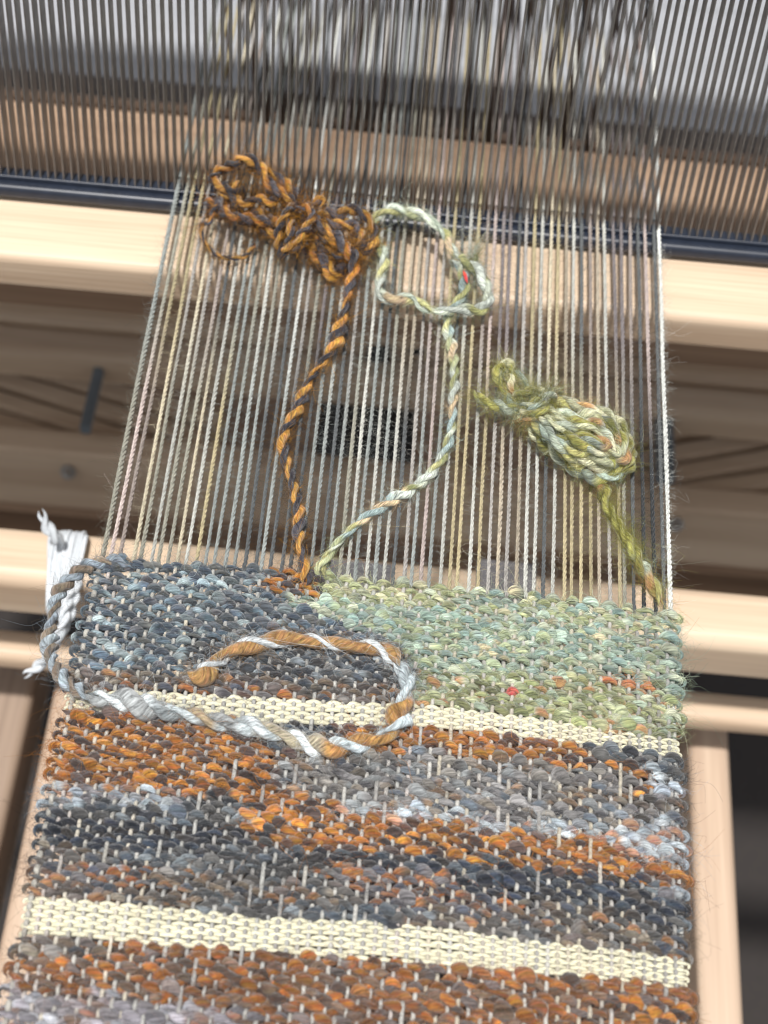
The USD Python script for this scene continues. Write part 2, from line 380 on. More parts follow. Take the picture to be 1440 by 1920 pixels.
# ------------------------------------------------------------------ reed
reed = thing('reed', 'steel reed with many upright dents in a dark navy frame', 'reed')
def lean(x, L, d=0.0):
    return np.array([x, REED_Y + LEAN * L + .97 * d, Z0 + .97 * L - LEAN * d])
T = np.eye(4); T[:3, 0] = [1, 0, 0]; T[:3, 1] = [0, .97, -.24]; T[:3, 2] = [0, .24, .97]; T[:3, 3] = [0, REED_Y, Z0]
def reed_piece(lo, hi, r, mat, name):
    b = rbox(lo, hi, r); b.apply_transform(T); return obj(name, b, mat, reed, smooth=35)
reed_piece((-.29, -.0040, -.0072), (.29, .0060, -.0024), .0018, 'navy_plastic', 'bottom_channel')
reed_piece((-.29, -.0005, -.0024), (.29, .0050, -.0008), .0006, 'navy_plastic', 'channel_lip')
reed_piece((-.29, -.004, .105), (.29, .0085, .125), .003, 'navy_plastic', 'top_channel')
PITCH = .00254
X0 = -.0746
for i in range(-83, 143):
    x = X0 + (i - .5) * PITCH + rng.normal(0, .00010)
    b = rbox((x - .00024, 0, -.004), (x + .00024, .0052, .106), .00015, axis=2); b.apply_transform(T)
    obj('dent', b, 'steel', reed)

# ------------------------------------------------------------------ heddles on four shafts
NW = 61
for k in range(4):
    y = .236 + .014 * k
    sh = thing('heddle_shaft', ('front', 'second', 'third', 'rearmost')[k] + ' heddle shaft with thin wire heddles behind the reed', 'heddle shaft', 'heddle shafts behind the reed')
    for nm, z in (('top_bar', .10), ('bottom_bar', -.115)):
        obj(nm, rbox((-.28, y - .003, Z0 + z - .012), (.28, y + .003, Z0 + z), .001), 'brown_wood', sh, smooth=35)
    for i in range(k, NW, 4):
        x = X0 + i * PITCH + rng.normal(0, .0006)
        raw = Raw(); e = .0035
        for sg in (-1, 1):
            z = np.array([-.115, -.02, -e, 0, e, .02, .10]) ; off = np.array([.0003, .0003, .0003, .0014, .0003, .0003, .0003]) * sg
            p = np.stack([x + off + rng.normal(0, .0002), np.full(7, y - .004), Z0 + z], 1)
            t, n, b = frames(p, np.array([0, 1.0, 0]))
            tube(raw, p, .00050, lin((120, 116, 112)), (n, b), 5)
        raw.build('heddle', 'heddle_wire', sh)

# ------------------------------------------------------------------ the cloth: boundaries of its bands, in photo points
def edge(pts):
    w = np.array([atz(*p) for p in pts]); return lambda x: np.interp(x, w[:, 0], w[:, 1])
E = [edge([(200, 1052), (400, 1058), (560, 1072), (700, 1088), (900, 1108), (1100, 1128), (1245, 1146)]),
     edge([(160, 1298), (300, 1296), (500, 1308), (700, 1318), (800, 1322), (1000, 1345), (1150, 1372), (1265, 1388)]),
     edge([(150, 1332), (350, 1342), (500, 1356), (700, 1361), (800, 1364), (900, 1372), (1000, 1386), (1100, 1396), (1265, 1420)]),
     edge([(55, 1680), (200, 1690), (350, 1705), (500, 1718), (700, 1728), (850, 1745), (1000, 1765), (1150, 1780), (1290, 1800)]),
     edge([(15, 1750), (150, 1757), (300, 1775), (500, 1786), (700, 1800), (850, 1812), (1000, 1825), (1150, 1838), (1290, 1855)]),
     lambda x: np.full_like(x, -.164)]
COUNT = [20, 6, 27, 9, 17]
XL, XR = -.0755, .0795
xs = np.linspace(XL, XR, int((XR - XL) / PITCH * 6) + 1)
rows = []                                                     # (band, t, centre line y(x), pitch(x))
for bnd, n in enumerate(COUNT):
    a, b = E[bnd](xs), E[bnd + 1](xs)
    for k in range(n):
        t = (k + .5) / n
        rows.append((bnd, t, a + (b - a) * t, (a - b) / n))
NR = len(rows)
S = np.array([[1 if (i + j) % 2 == 0 else -1 for i in range(NW + 1)] for j in range(NR)], float)
for j, (bnd, t, _, _) in enumerate(rows):
    if bnd in (2, 4):
        for i in range(2, NW - 2):
            if rng.uniform() < .06: S[j, i] = -S[j, i] * .5
wx = X0 + np.arange(NW + 1) * PITCH
red_p = atz(945, 1292); red_j = int(np.argmin([abs(np.interp(red_p[0], xs, r[2]) - red_p[1]) for r in rows])); red_i = int(round((red_p[0] - X0) / PITCH))
if S[red_j, red_i] < 0: red_i += 1
S[red_j, red_i] = 1.0

# palettes: (colours of ply 0, colours of ply 1), as sRGB of the dyed wool
PAL = {
 'blue': ([(78, 98, 118), (104, 126, 140), (160, 182, 188), (54, 64, 84), (96, 98, 104)], [(70, 78, 86), (96, 92, 82), (180, 198, 200), (46, 56, 80), (118, 130, 132), (104, 98, 104)]),
 'slate': ([(52, 56, 64), (98, 108, 116), (84, 78, 72), (140, 150, 156)], [(72, 68, 66), (44, 48, 58), (112, 110, 106), (84, 98, 112)]),
 'brgrey': ([(104, 92, 78), (130, 114, 94), (78, 74, 72), (156, 106, 58), (118, 120, 120)], [(78, 72, 66), (140, 130, 112), (100, 106, 110), (60, 76, 96), (112, 100, 96)]),
 'rustspot': ([(174, 104, 44), (116, 100, 86), (92, 86, 84), (140, 96, 64), (178, 110, 46)], [(96, 92, 96), (120, 116, 116), (84, 92, 110)]),
 'lime': ([(186, 188, 140), (168, 176, 124), (190, 196, 168), (150, 156, 104)], [(176, 186, 168), (158, 168, 120), (196, 190, 150)]),
 'aqua': ([(146, 172, 160), (122, 152, 150), (172, 190, 172), (158, 166, 122)], [(162, 184, 172), (150, 160, 114), (180, 186, 160), (124, 150, 150), (184, 166, 126)]),
 'olive': ([(150, 154, 98), (132, 140, 84), (178, 184, 146), (156, 174, 158)], [(160, 166, 124), (190, 128, 74), (138, 150, 112), (118, 126, 76), (178, 186, 164)]),
 'orange': ([(180, 116, 34), (164, 100, 28), (192, 128, 46)], [(72, 68, 72), (88, 82, 84), (176, 110, 34), (52, 52, 58)]),
 'blob': ([(184, 120, 36), (172, 106, 32), (66, 64, 76)], [(178, 114, 36), (70, 66, 76), (170, 106, 34)]),
 'orblock': ([(184, 120, 34), (172, 108, 30)], [(76, 72, 78), (64, 58, 62), (88, 80, 84)]),
 'lilac': ([(134, 132, 132), (110, 106, 104), (154, 160, 162), (126, 114, 98)], [(118, 118, 120), (100, 98, 98), (142, 138, 130), (94, 112, 128), (150, 116, 80), (74, 78, 88)]),
 'pale': ([(176, 190, 198), (150, 162, 172), (190, 200, 204), (122, 130, 142)], [(160, 170, 178), (112, 112, 120), (182, 194, 198), (176, 110, 56)]),
 'navy': ([(40, 46, 60), (52, 66, 88), (34, 37, 46), (80, 94, 108)], [(48, 54, 68), (62, 57, 56), (36, 43, 60), (96, 106, 114), (74, 64, 54)]),
 'rust': ([(172, 106, 34), (154, 92, 32), (140, 94, 52)], [(126, 104, 84), (164, 98, 34), (112, 94, 80), (106, 102, 104), (84, 72, 66)]),
 'greyrust': ([(150, 150, 160), (128, 124, 128), (172, 180, 188), (172, 100, 52)], [(136, 132, 136), (112, 108, 108), (160, 166, 176), (150, 110, 84), (120, 120, 128)]),
 'cream': ([(240, 236, 208), (234, 229, 200)], [(244, 240, 214), (238, 233, 206)]),
}
def dye(c, gain=.66, sat=.92):
    c = lin(np.array(c)); g = c.mean(-1, keepdims=True)
    c = (g + (c - g) * sat) * gain
    return c * (c.mean(-1, keepdims=True) / .16).clip(.35, 1) ** .35           # deep dyes are deeper than they look in print
PAL = {k: tuple(dye(x) if k != 'cream' else lin(np.array(x)) * .9 for x in v) for k, v in PAL.items()}
# which yarn lies where: per band, rows of t with the yarns from left to right (right end in photo-independent x, mm)
MAP2 = [(.05, [(-35, 'orange'), (-10, 'navy'), (52, 'blob'), (99, 'slate')]), (.13, [(-28, 'orange'), (-12, 'slate'), (50, 'blob'), (68, 'orange'), (99, 'slate')]),
        (.22, [(-22, 'orange'), (-4, 'brgrey'), (64, 'lilac'), (72, 'orange'), (99, 'pale')]), (.34, [(-24, 'orange'), (62, 'lilac'), (99, 'brgrey')]),
        (.42, [(-20, 'orange'), (10, 'lilac'), (60, 'lilac'), (99, 'pale')]), (.50, [(-45, 'pale'), (-28, 'slate'), (-8, 'orange'), (20, 'pale'), (99, 'pale')]),
        (.58, [(-30, 'slate'), (0, 'orange'), (18, 'blob'), (64, 'orange'), (99, 'pale')]), (.66, [(-26, 'navy'), (-5, 'blob'), (30, 'orange'), (70, 'orange'), (99, 'blob')]),
        (.74, [(-40, 'navy'), (-20, 'slate'), (10, 'navy'), (70, 'navy'), (99, 'pale')]), (.83, [(-60, 'brgrey'), (-10, 'slate'), (24, 'rustspot'), (99, 'navy')]),
        (.91, [(-50, 'rustspot'), (0, 'brgrey'), (40, 'rustspot'), (60, 'brgrey'), (99, 'slate')]), (1.01, [(-40, 'brgrey'), (10, 'slate'), (99, 'brgrey')])]
MAP4 = [(.12, [(-60, 'brgrey'), (99, 'rust')]), (.34, [(-40, 'rust'), (60, 'rust'), (99, 'orange')]), (.55, [(-25, 'greyrust'), (70, 'rust'), (99, 'orange')]), (1.01, [(99, 'greyrust')])]
bd = np.array([atz(*p)[:2] for p in [(495, 1062), (495, 1108), (560, 1150), (640, 1172), (730, 1205), (760, 1240), (750, 1310)]])  # where the blue yarn meets the green
def palette_at(bnd, t, x, y):
    if bnd in (1, 3): return 'cream'
    if bnd == 0:
        bx = np.interp(-y, -bd[:, 1], bd[:, 0])
        if y > atz(560, 1122)[1] and -.0322 < x < -.0180: return 'orblock'
        if x < bx: return 'rustspot' if t > .93 and x < -.02 else 'brgrey' if t > .86 else 'slate' if t > .62 and x > -.05 else 'blue'
        if t < .2: return 'lime' if x < .02 or rng.uniform() < .4 else 'aqua'
        return 'olive' if t > .68 + .06 * math.sin(x * 90) else 'aqua'
    for tt, segs in (MAP2 if bnd == 2 else MAP4):
        if t < tt:
            for xr, nm in segs:
                if x * 1000 < xr: return nm
    return 'lilac'

cloth = thing('woven_cloth', 'handwoven striped wool cloth with its bare warp stretched up to the reed', 'weaving')
A_W, B_W = .00066, .00104
row_end = {}
for j, (bnd, t, yc, pit) in enumerate(rows):
    cream = bnd in (1, 3)
    n = len(xs)
    xi = (xs - X0) / PITCH
    i0 = np.clip(np.floor(xi).astype(int), 0, NW - 1); fr = np.clip(xi - i0, 0, 1); fr = .5 - .5 * np.cos(np.pi * fr)
    z = (S[j, i0] * (1 - fr) + S[j, np.minimum(i0 + 1, NW)] * fr)
    R = pit * (.63 if not cream else .55)
    if not cream:
        lump = 1 + noise1(n, 18, .17) + noise1(n, 6, .12)
        for _ in range(rng.poisson(2.6 if bnd else 1.2)):                        # slubs
            c = rng.uniform(XL, XR); lump += rng.uniform(.3, 1.0) * np.exp(-((xs - c) / .0018) ** 2)
        R = R * lump.clip(.55, 2.0)
    else:
        R = R * (1 + noise1(n, 20, .03))
    R = R * (1 + (.27 if not cream else .20) * np.clip(z, -1, 1))          # a float swells, the yarn is squeezed where it dives under a thread
    y = yc + noise1(n, 40, .00012 if cream else .00026) + (0 if cream else noise1(n, 6, .00016))
    if not cream: z = z * (1 + noise1(n, 6, .16))
    x = xs.copy()
    # ends: the yarn turns back round the edge thread into the next row
    ex = .0008 if cream else .0014
    pl = rng.uniform(-.6, .8) * .001 - (.0004 if cream else .001); pr = rng.uniform(-.6, .8) * .001 + (.0004 if cream else .001)
    edgew = np.exp(-(xs - XL) / .004), np.exp(-(XR - xs) / .004)
    x = x + pl * edgew[0] + pr * edgew[1]
    p = np.stack([x, y, Z0 + z * (A_W if not cream else .00034) + (.0001 if not cream else 0)], 1)
    th = np.linspace(0, np.pi, 9)[1:]
    gap = pit.mean()
    if j % 2 == 0 and j < NR - 1 and not (bnd == 0 and False):
        c = p[-1]; arc = np.stack([c[0] + np.sin(th) * gap * .5, c[1] - (1 - np.cos(th)) * gap * .5, c[2] - th * .0001], 1); p = np.vstack([p, arc])
    elif j < NR - 1:
        c = p[0]; arc = np.stack([c[0] - np.sin(th) * gap * .5, c[1] - (1 - np.cos(th)) * gap * .5, c[2] - th * .0001], 1); p = np.vstack([arc[::-1], p])
    nn = len(p)
    if nn > n: R = np.r_[R, np.full(8, R[-1])] if j % 2 == 0 else np.r_[np.full(8, R[0]), R]
    names = [palette_at(bnd, np.clip(t + rng.normal(0, .012), 0, 1), px_ + rng.normal(0, .0012), py_) for px_, py_ in zip(p[::4, 0], p[::4, 1])]
    def colfun(k, N):
        out = np.zeros((N, 3)); i = 0
        while i < N:
            L = max(3, int((11 if bnd != 0 else 7) * rng.lognormal(0, .5)))
            q = PAL[names[min(i // 4, len(names) - 1)]][k]
            out[i:i + L] = (.68 * q[rng.integers(len(q))] + .32 * q.mean(0)) * np.clip(rng.lognormal(0, .05 if cream else .27), .5, 1.6)
            i += L
        if bnd == 0:                                                    # the one red fleck
            if j == red_j: out[np.abs(p[:, 0] - wx[red_i]) < .0013] = lin((170, 74, 70))
            og = atz(1130, 1274), atz(1238, 1284)
            if j == int(np.argmin([abs(np.interp(og[0][0], xs, r[2]) - og[0][1]) for r in rows])): out[(p[:, 0] > og[0][0]) & (p[:, 0] < og[1][0])] = dye((196, 124, 70))
        k_ = np.array([.25, .5, .25]); pad = np.vstack([out[:1], out, out[-1:]])
        return np.stack([np.convolve(pad[:, c], k_, 'valid') for c in range(3)], 1)
    raw = Raw()
    if cream:
        _, fn, fb = frames(p, np.array([0, 0, 1.0]))
        tube(raw, p, R * taper(nn, 3), colfun(0, nn), (fn * .72, fb), 9)
        res = []
    else: res = plied(raw, p, R, colfun, .0060 if cream else .0130 + rng.normal(0, .0018), ref=np.array([0, 0, 1.0]), squash=.9, sides=7, thick=.03 if cream else .22)
    pr_ = raw.build('weft_row', 'cotton' if cream else 'wool', cloth)
    if cream: tag(pr_, 'smooth cream cotton weft row')
    if not cream:
        for q, rs, c in res:
            fuzz('cloth', q, .45, rs, .0018, np.minimum(c * 1.2, 1), out=1.5); fuzz('cloth', q, 1.8, rs, .0027, np.minimum(c * 1.7 + .02, 1), out=1.5, lay=.65)
        fuzz('cloth', p[:7], 4.0, R[:7], .0034, colfun(0, nn)[:7]); fuzz('cloth', p[-7:], 4.0, R[-7:], .0034, colfun(0, nn)[-7:])

# warp threads: through the cloth, bare up to the reed, on to the heddles
WC = dict(W=(214, 222, 226), S=(182, 186, 184), L=(164, 160, 160), M=(156, 140, 136), P=(124, 114, 122), B=(140, 152, 156), D=(86, 94, 102), K=(48, 54, 62), G=(152, 152, 138), T=(180, 164, 140), C=(214, 200, 166), O=(190, 172, 120), N=(192, 170, 170))
WC = {k: tuple(np.clip(np.mean(v) + (np.array(v) - np.mean(v)) * .58, 0, 255) * .97 * np.array([1.01, 1, .965])) for k, v in WC.items()}
TOP = 'BGOOLCLMDSBBGSGSDWLGPBSDLBSBDGTTLNLODSOMNPPDLOSCOTSDMTSPPMDNDW'
BOT = 'GNMCGSGGCSOBBBBDDBDDDBBDBGSBSBSDLBNBSOOSOLTLTSSDSOOOOTLOGDKKDW'
for i in range(NW + 1):
    x_b = wx[min(i, NW - 1)] + (.0016 if i == NW else 0)
    ys = np.array([np.interp(x_b, xs, r[2]) for r in rows])            # descending
    zs = -S[:, i] * B_W
    if i == NW: zs = np.abs(zs) * 0 - .0008
    # from heddle down
    hy = .232 + .014 * (i % 4)
    jx = rng.normal(0, .00026); jf = rng.normal(0, .0004)
    up = np.array([[x_b + jx, .30, -.002], [x_b + jx, hy, 0], [x_b + jx, REED_Y + .004, .0004]])
    free = np.linspace(REED_Y, ys[0] + .0022, 70)
    tt = np.linspace(0, 1, 70)
    fz = .0002 * np.sin(tt * 3) + tt * tt * (.0009 if S[0, i] < 0 else -.0004)
    fx = x_b + jx * (1 - tt) + jf * tt + noise1(70, 20, .00008)
    fp = np.stack([fx, free, fz], 1)
    xc = x_b + noise1(NR, 8, .00012) + jf * np.exp(-np.arange(NR) / 3)
    kk = np.linspace(0, NR - 1, NR * 3 - 2); i0 = np.minimum(kk.astype(int), NR - 2); f0 = kk - i0; fs = .5 - .5 * np.cos(np.pi * f0)
    cp = np.stack([xc[i0] * (1 - f0) + xc[i0 + 1] * f0, ys[i0] * (1 - f0) + ys[i0 + 1] * f0, zs[i0] * (1 - fs) + zs[i0 + 1] * fs], 1)
    p = np.vstack([up, fp, cp]); p[:, 2] += Z0
    nn = len(p); w = np.clip((REED_Y - p[:, 1]) / .135, 0, 1)[:, None]; w = np.clip((w - .35) / .3, 0, 1)
    col = lin(WC[TOP[i]]) * (1 - w) + lin(WC[BOT[i]]) * w
    col = col * (1 + noise1(nn, 25, .10))[:, None]
    col = np.where((p[:, 1] < ys[0])[:, None], .45 * col + .55 * lin((186, 182, 176)), col)
    r = .00054 * (1 + noise1(nn, 12, .07)) * (1.35 if i in (0,) else 1.15 if i == NW else 1)
    raw = Raw(); t_, n_, b_ = frames(p, np.array([1.0, 0, 0]))
    s = np.r_[0, np.cumsum(np.linalg.norm(np.diff(p, axis=0), axis=1))]
    # two plies twisted together where the thread is bare, drawn as one round thread elsewhere
    sl = slice(2, 75)
    fpd = np.stack([np.interp(np.linspace(0, 72, 290), np.arange(73), p[sl][:, c]) for c in range(3)], 1)
    cd = np.stack([np.interp(np.linspace(0, 72, 290), np.arange(73), col[sl][:, c]) for c in range(3)], 1)
    rd = np.interp(np.linspace(0, 72, 290), np.arange(73), r[sl])
    res = plied(raw, fpd, rd * 1.08, lambda k, N: cd * (1.05 if k else .9), .0052, nply=3, ref=np.array([1.0, 0, 0]), sides=5, thick=.05)
    tube(raw, p[:3], r[:3], col[:3], (n_[:3], b_[:3]), 5)
    tube(raw, p[74:], r[74:], col[74:], (n_[74:], b_[74:]), 6)
    pw = raw.build('warp_thread', 'warp_yarn', cloth)
    if i == NW: tag(pw, 'bright white edge thread at the right side')
    fuzz('warp', fpd[20:], 4.0 if i not in (0, NW) else 8.0, rd[20:], .0015, np.minimum(cd[20:] * .9, 1))
build_fuzz('cloth', cloth, 5.2e-5); build_fuzz('warp', cloth, 3.8e-5)

# ------------------------------------------------------------------ loose yarns on the warp and the cloth
def crop(pts, s, ox, oy):
    return [(ox + x / s, oy + y / s, h) for x, y, h in pts]
def strand(root, key, pts, R, pal, pitch=.0085, name='yarn_strand', label=None, dens=2.2, flen=.0026, step=.0007, runlen=8, slub=.20, sides=8, Rend=None, thick=.22, wts=None):
    p = spline([on_warp(x, y, h * .001) for x, y, h in pts], step)
    n = len(p)
    Rr = R * (1 + noise1(n, 14, slub)).clip(.6, 1.6)
    if Rend: Rr = Rr * np.linspace(1, Rend, n)
    raw = Raw()
    cols = [runs(n, runlen * (1.5 if k == 0 else 1), pal[k]) for k in range(2)]
    res = plied(raw, p, Rr, lambda k, N: cols[k], pitch, sides=sides, thick=thick, wts=wts)
    pr = raw.build(name, 'wool', root)
    if label: tag(pr, label)
    for q, rs, c in res:
        fuzz(key, q, dens, rs, flen, np.minimum(c * 1.2, 1)); fuzz(key, q, dens * 2.6, rs, flen * 1.4, np.minimum(c * 1.15, .7), lay=.8)
    return p

OB = (dye([(196, 138, 40), (182, 120, 32), (208, 150, 54)], .64), dye([(80, 76, 84), (66, 62, 70), (100, 96, 104)], .6))
ob = thing('yarn_butterfly', 'orange and dark purple twisted yarn wound into a knotted bundle before the reed', 'yarn bundle')
strand(ob, 'ob', [(572, 1098, 1.5), (574, 1075, 3), (566, 1040, 3.2), (560, 1000, 3), (561, 960, 3), (550, 910, 3), (536, 860, 3), (531, 820, 3.2), (545, 790, 3.2), (565, 750, 3.4), (580, 715, 4), (605, 680, 4.5), (625, 650, 5), (640, 610, 6), (648, 570, 7), (657, 530, 8), (664, 500, 10), (655, 470, 12), (635, 445, 13)], .00170, OB, .0088, 'tail', runlen=30)
c5 = lambda pts: crop(pts, 3.6, 340, 260)
for pts in (
    [(800, 450, 13), (700, 380, 14), (600, 300, 14), (520, 180, 15), (430, 130, 15), (330, 180, 14), (250, 220, 13), (210, 270, 11), (280, 320, 11), (360, 340, 12), (375, 280, 12)],
    [(255, 375, 9), (340, 385, 10), (420, 440, 11), (520, 405, 12), (600, 430, 12), (690, 405, 12), (770, 455, 13)],
    [(140, 425, 6), (230, 435, 7), (330, 510, 8), (450, 530, 9), (560, 560, 9), (660, 560, 10), (770, 520, 12)],
    [(420, 470, 7), (500, 490, 8), (590, 540, 9), (700, 560, 10), (790, 590, 11)],
    [(480, 590, 5), (560, 620, 6), (640, 640, 7), (740, 640, 8), (840, 650, 9), (900, 620, 9)],
    [(440, 210, 11), (540, 200, 13), (640, 255, 13), (720, 320, 12), (800, 420, 12)],
    [(560, 290, 14), (640, 340, 15), (720, 395, 15), (800, 450, 14)],
    [(380, 560, 4), (500, 560, 5), (620, 590, 6), (760, 600, 8)],
    [(800, 480, 12), (880, 500, 13), (930, 570, 14), (1010, 640, 14), (1090, 710, 13), (1150, 800, 12), (1168, 880, 10)],
    [(900, 540, 9), (980, 500, 10), (1060, 520, 11), (1120, 480, 11), (1200, 490, 11), (1275, 560, 10), (1305, 640, 9), (1285, 730, 8), (1210, 790, 8), (1150, 750, 9)],
    [(830, 620, 8), (930, 660, 10), (1020, 690, 12), (1100, 720, 12), (1180, 770, 11)],
    [(820, 710, 5), (900, 790, 5), (980, 830, 6), (1040, 900, 6), (1100, 870, 7), (1160, 800, 8), (1225, 700, 9), (1180, 600, 10), (1080, 580, 11), (960, 560, 11)],
    [(860, 770, 4), (950, 850, 4), (1020, 920, 5), (1100, 880, 6), (1150, 830, 7)],
    [(1000, 780, 9), (1060, 800, 10), (1140, 760, 10), (1215, 690, 10), (1165, 600, 9), (1060, 560, 9), (930, 560, 9)],
    [(840, 680, 7), (960, 740, 8), (1060, 780, 9), (1130, 850, 9)],
    [(880, 480, 10), (920, 420, 11), (955, 430, 11), (950, 480, 10)]):
    strand(ob, 'ob', c5(pts), .00165, OB, .0086, 'yarn_strand', runlen=18, dens=2.6)
for pts in (
    [(770, 430, 12), (720, 490, 17), (670, 570, 16), (650, 680, 13), (675, 775, 9), (720, 720, 12), (740, 620, 16), (730, 520, 15)],
    [(760, 470, 16), (850, 465, 17), (885, 520, 17), (850, 590, 17), (800, 650, 16), (765, 740, 11), (725, 730, 10), (750, 640, 13)]):
    strand(ob, 'ob', c5(pts), .0015, OB, .0072, 'tie', runlen=14)
strand(ob, 'ob', c5([(300, 430, 8), (225, 470, 9), (195, 560, 8), (140, 580, 6), (145, 670, 5), (225, 775, 4), (320, 808, 4), (420, 798, 4), (480, 740, 4), (500, 690, 4)]), .00085, OB, .0060, 'tail', runlen=14, label='thin curled free end of the yarn')
build_fuzz('ob', ob)

GL = (dye([(186, 198, 180), (170, 176, 132), (200, 208, 196), (160, 182, 180)], .74), dye([(164, 164, 104), (186, 184, 124), (190, 198, 180), (146, 150, 98), (204, 180, 142)], .74))
gl = thing('yarn_coil', 'pale green yarn lying in one open loop right of the orange bundle', 'yarn')
c8 = lambda pts: crop(pts, 5.54, 680, 360)
tailp = [(606, 1085, 1), (602, 1062, 2.5), (640, 1012, 3), (690, 967, 3), (740, 936, 3), (790, 905, 3), (825, 865, 3), (845, 815, 3), (850, 760, 3), (853, 700, 3), (847, 650, 3.2), (840, 612, 3.5)]
loop = c8([(900, 1260, 4), (970, 1160, 6), (1040, 1080, 7), (1062, 980, 8), (1030, 830, 8), (960, 720, 8)])
strand(gl, 'gl', tailp + loop, .00155, GL, .0105, 'tail', runlen=10, dens=1.8, flen=.0024)
strand(gl, 'gl', c8([(950, 690, 8), (1060, 730, 9), (1180, 810, 8.5), (1265, 930, 8), (1308, 1080, 7), (1275, 1190, 7), (1180, 1235, 7), (1060, 1210, 8), (940, 1225, 8.5), (760, 1235, 7), (640, 1200, 7), (540, 1120, 7), (420, 1100, 7), (300, 1125, 6.5), (205, 1080, 6), (170, 980, 6), (195, 850, 6), (225, 720, 6), (200, 600, 6), (150, 500, 6), (110, 330, 7), (170, 240, 8), (300, 180, 8), (460, 205, 8), (640, 255, 8), (760, 340, 8), (860, 440, 8), (910, 560, 8), (990, 670, 8), (1070, 740, 8)]), .00170, GL, .0125, 'yarn_strand', runlen=11, dens=1.8, flen=.0024)
strand(gl, 'gl', c8([(1190, 830, 7), (1165, 740, 8), (1170, 650, 8.5), (1195, 540, 8)]), .0011, GL, .012, 'free_end', dens=8, flen=.0035, Rend=.35)
fl = spline([on_warp(*q[:2], q[2] * .001) for q in c8([(1045, 810, 10.6), (1065, 870, 10.8), (1090, 950, 10.2)])], .0004)
raw = Raw(); t_, n_, b_ = frames(fl); tube(raw, fl, .0006 * taper(len(fl), 4), lin((186, 60, 48)), (n_, b_), 7); tag(raw.build('fleck', 'wool', gl), 'small red fleck in the green yarn')
build_fuzz('gl', gl)

GB = (dye([(152, 148, 74), (136, 134, 66), (176, 172, 104), (196, 198, 160), (160, 176, 162)], .74), dye([(178, 188, 168), (150, 148, 74), (128, 128, 66), (208, 206, 170), (178, 138, 88), (128, 138, 124)], .74))
gb = thing('yarn_butterfly', 'plump green yarn bundle tied at its left end on the warp', 'yarn bundle')
c6 = lambda pts: crop(pts, 3.6, 840, 640)
strand(gb, 'gb', c6([(960, 880, 4), (1000, 940, 4), (1050, 1000, 3.5)]) + [(1135, 940, 3), (1156, 977, 3), (1180, 1017, 3), (1205, 1062, 3), (1226, 1098, 2.5), (1240, 1135, 1)], .0016, GB, .0105, 'tail', dens=4, flen=.0035)
for pts in (
    [(540, 340, 9), (700, 375, 9), (860, 435, 9), (1010, 470, 9), (1130, 535, 8), (1205, 625, 8), (1215, 740, 7), (1185, 840, 7), (1110, 915, 6), (1000, 915, 6), (900, 870, 6), (780, 800, 6), (680, 710, 6), (580, 610, 6), (500, 510, 7)],
    [(560, 450, 11), (700, 480, 12), (850, 515, 12), (1000, 520, 12), (1120, 600, 12), (1185, 700, 11), (1180, 800, 10), (1090, 800, 11), (1000, 800, 11), (880, 780, 11), (760, 700, 11), (640, 600, 10), (540, 520, 9)],
    [(600, 480, 12), (720, 560, 14), (850, 590, 15), (1000, 600, 15), (1100, 680, 14), (1140, 755, 13), (1060, 745, 14), (950, 735, 14), (820, 735, 13), (720, 660, 13), (620, 560, 12)],
    [(740, 630, 13), (880, 640, 15), (1000, 660, 15), (1070, 710, 15), (1000, 700, 15), (880, 680, 15), (780, 650, 14)],
    [(640, 420, 8), (760, 420, 8), (900, 440, 7), (1030, 490, 6), (1130, 570, 6), (1170, 680, 5), (1150, 780, 5)],
    [(620, 640, 4), (740, 760, 4), (850, 850, 4), (960, 910, 4), (1060, 930, 4), (1170, 890, 5), (1230, 820, 5), (1225, 720, 5)],
    [(580, 530, 8), (680, 640, 8), (790, 740, 8), (900, 820, 8), (1020, 850, 8), (1120, 830, 8), (1170, 760, 8)],
    [(620, 520, 10), (740, 530, 12), (880, 550, 13), (1010, 560, 13), (1110, 640, 13)],
    [(700, 600, 9), (820, 660, 12), (940, 700, 13), (1060, 760, 12), (1120, 850, 9)]):
    strand(gb, 'gb', c6(pts), .0019, GB, .0120, 'yarn_strand', runlen=11, dens=2.2, flen=.0018, slub=.25)
for pts in (
    [(580, 400, 9), (520, 280, 11), (450, 220, 12), (385, 160, 12), (345, 200, 11), (350, 270, 10), (390, 340, 9), (430, 410, 9), (510, 470, 9)],
    [(500, 400, 9), (440, 320, 11), (420, 250, 12), (390, 220, 12)],
    [(185, 335, 7), (230, 395, 8), (330, 430, 9), (420, 455, 9), (500, 440, 10), (570, 400, 11)]):
    strand(gb, 'gb', c6(pts), .0017, GB, .0110, 'loop', runlen=9, dens=4)
for pts in (
    [(440, 480, 6), (500, 440, 12), (570, 420, 14), (640, 380, 13), (700, 330, 9)],
    [(480, 520, 6), (520, 480, 12), (600, 450, 15), (680, 370, 13), (770, 330, 8)],
    [(500, 560, 5), (540, 520, 11), (620, 480, 14), (660, 430, 14), (640, 380, 11)],
    [(420, 410, 8), (480, 360, 11), (560, 330, 12), (620, 340, 10)]):
    strand(gb, 'gb', c6(pts), .0015, GB, .0100, 'tie', runlen=9, dens=3)
build_fuzz('gb', gb)

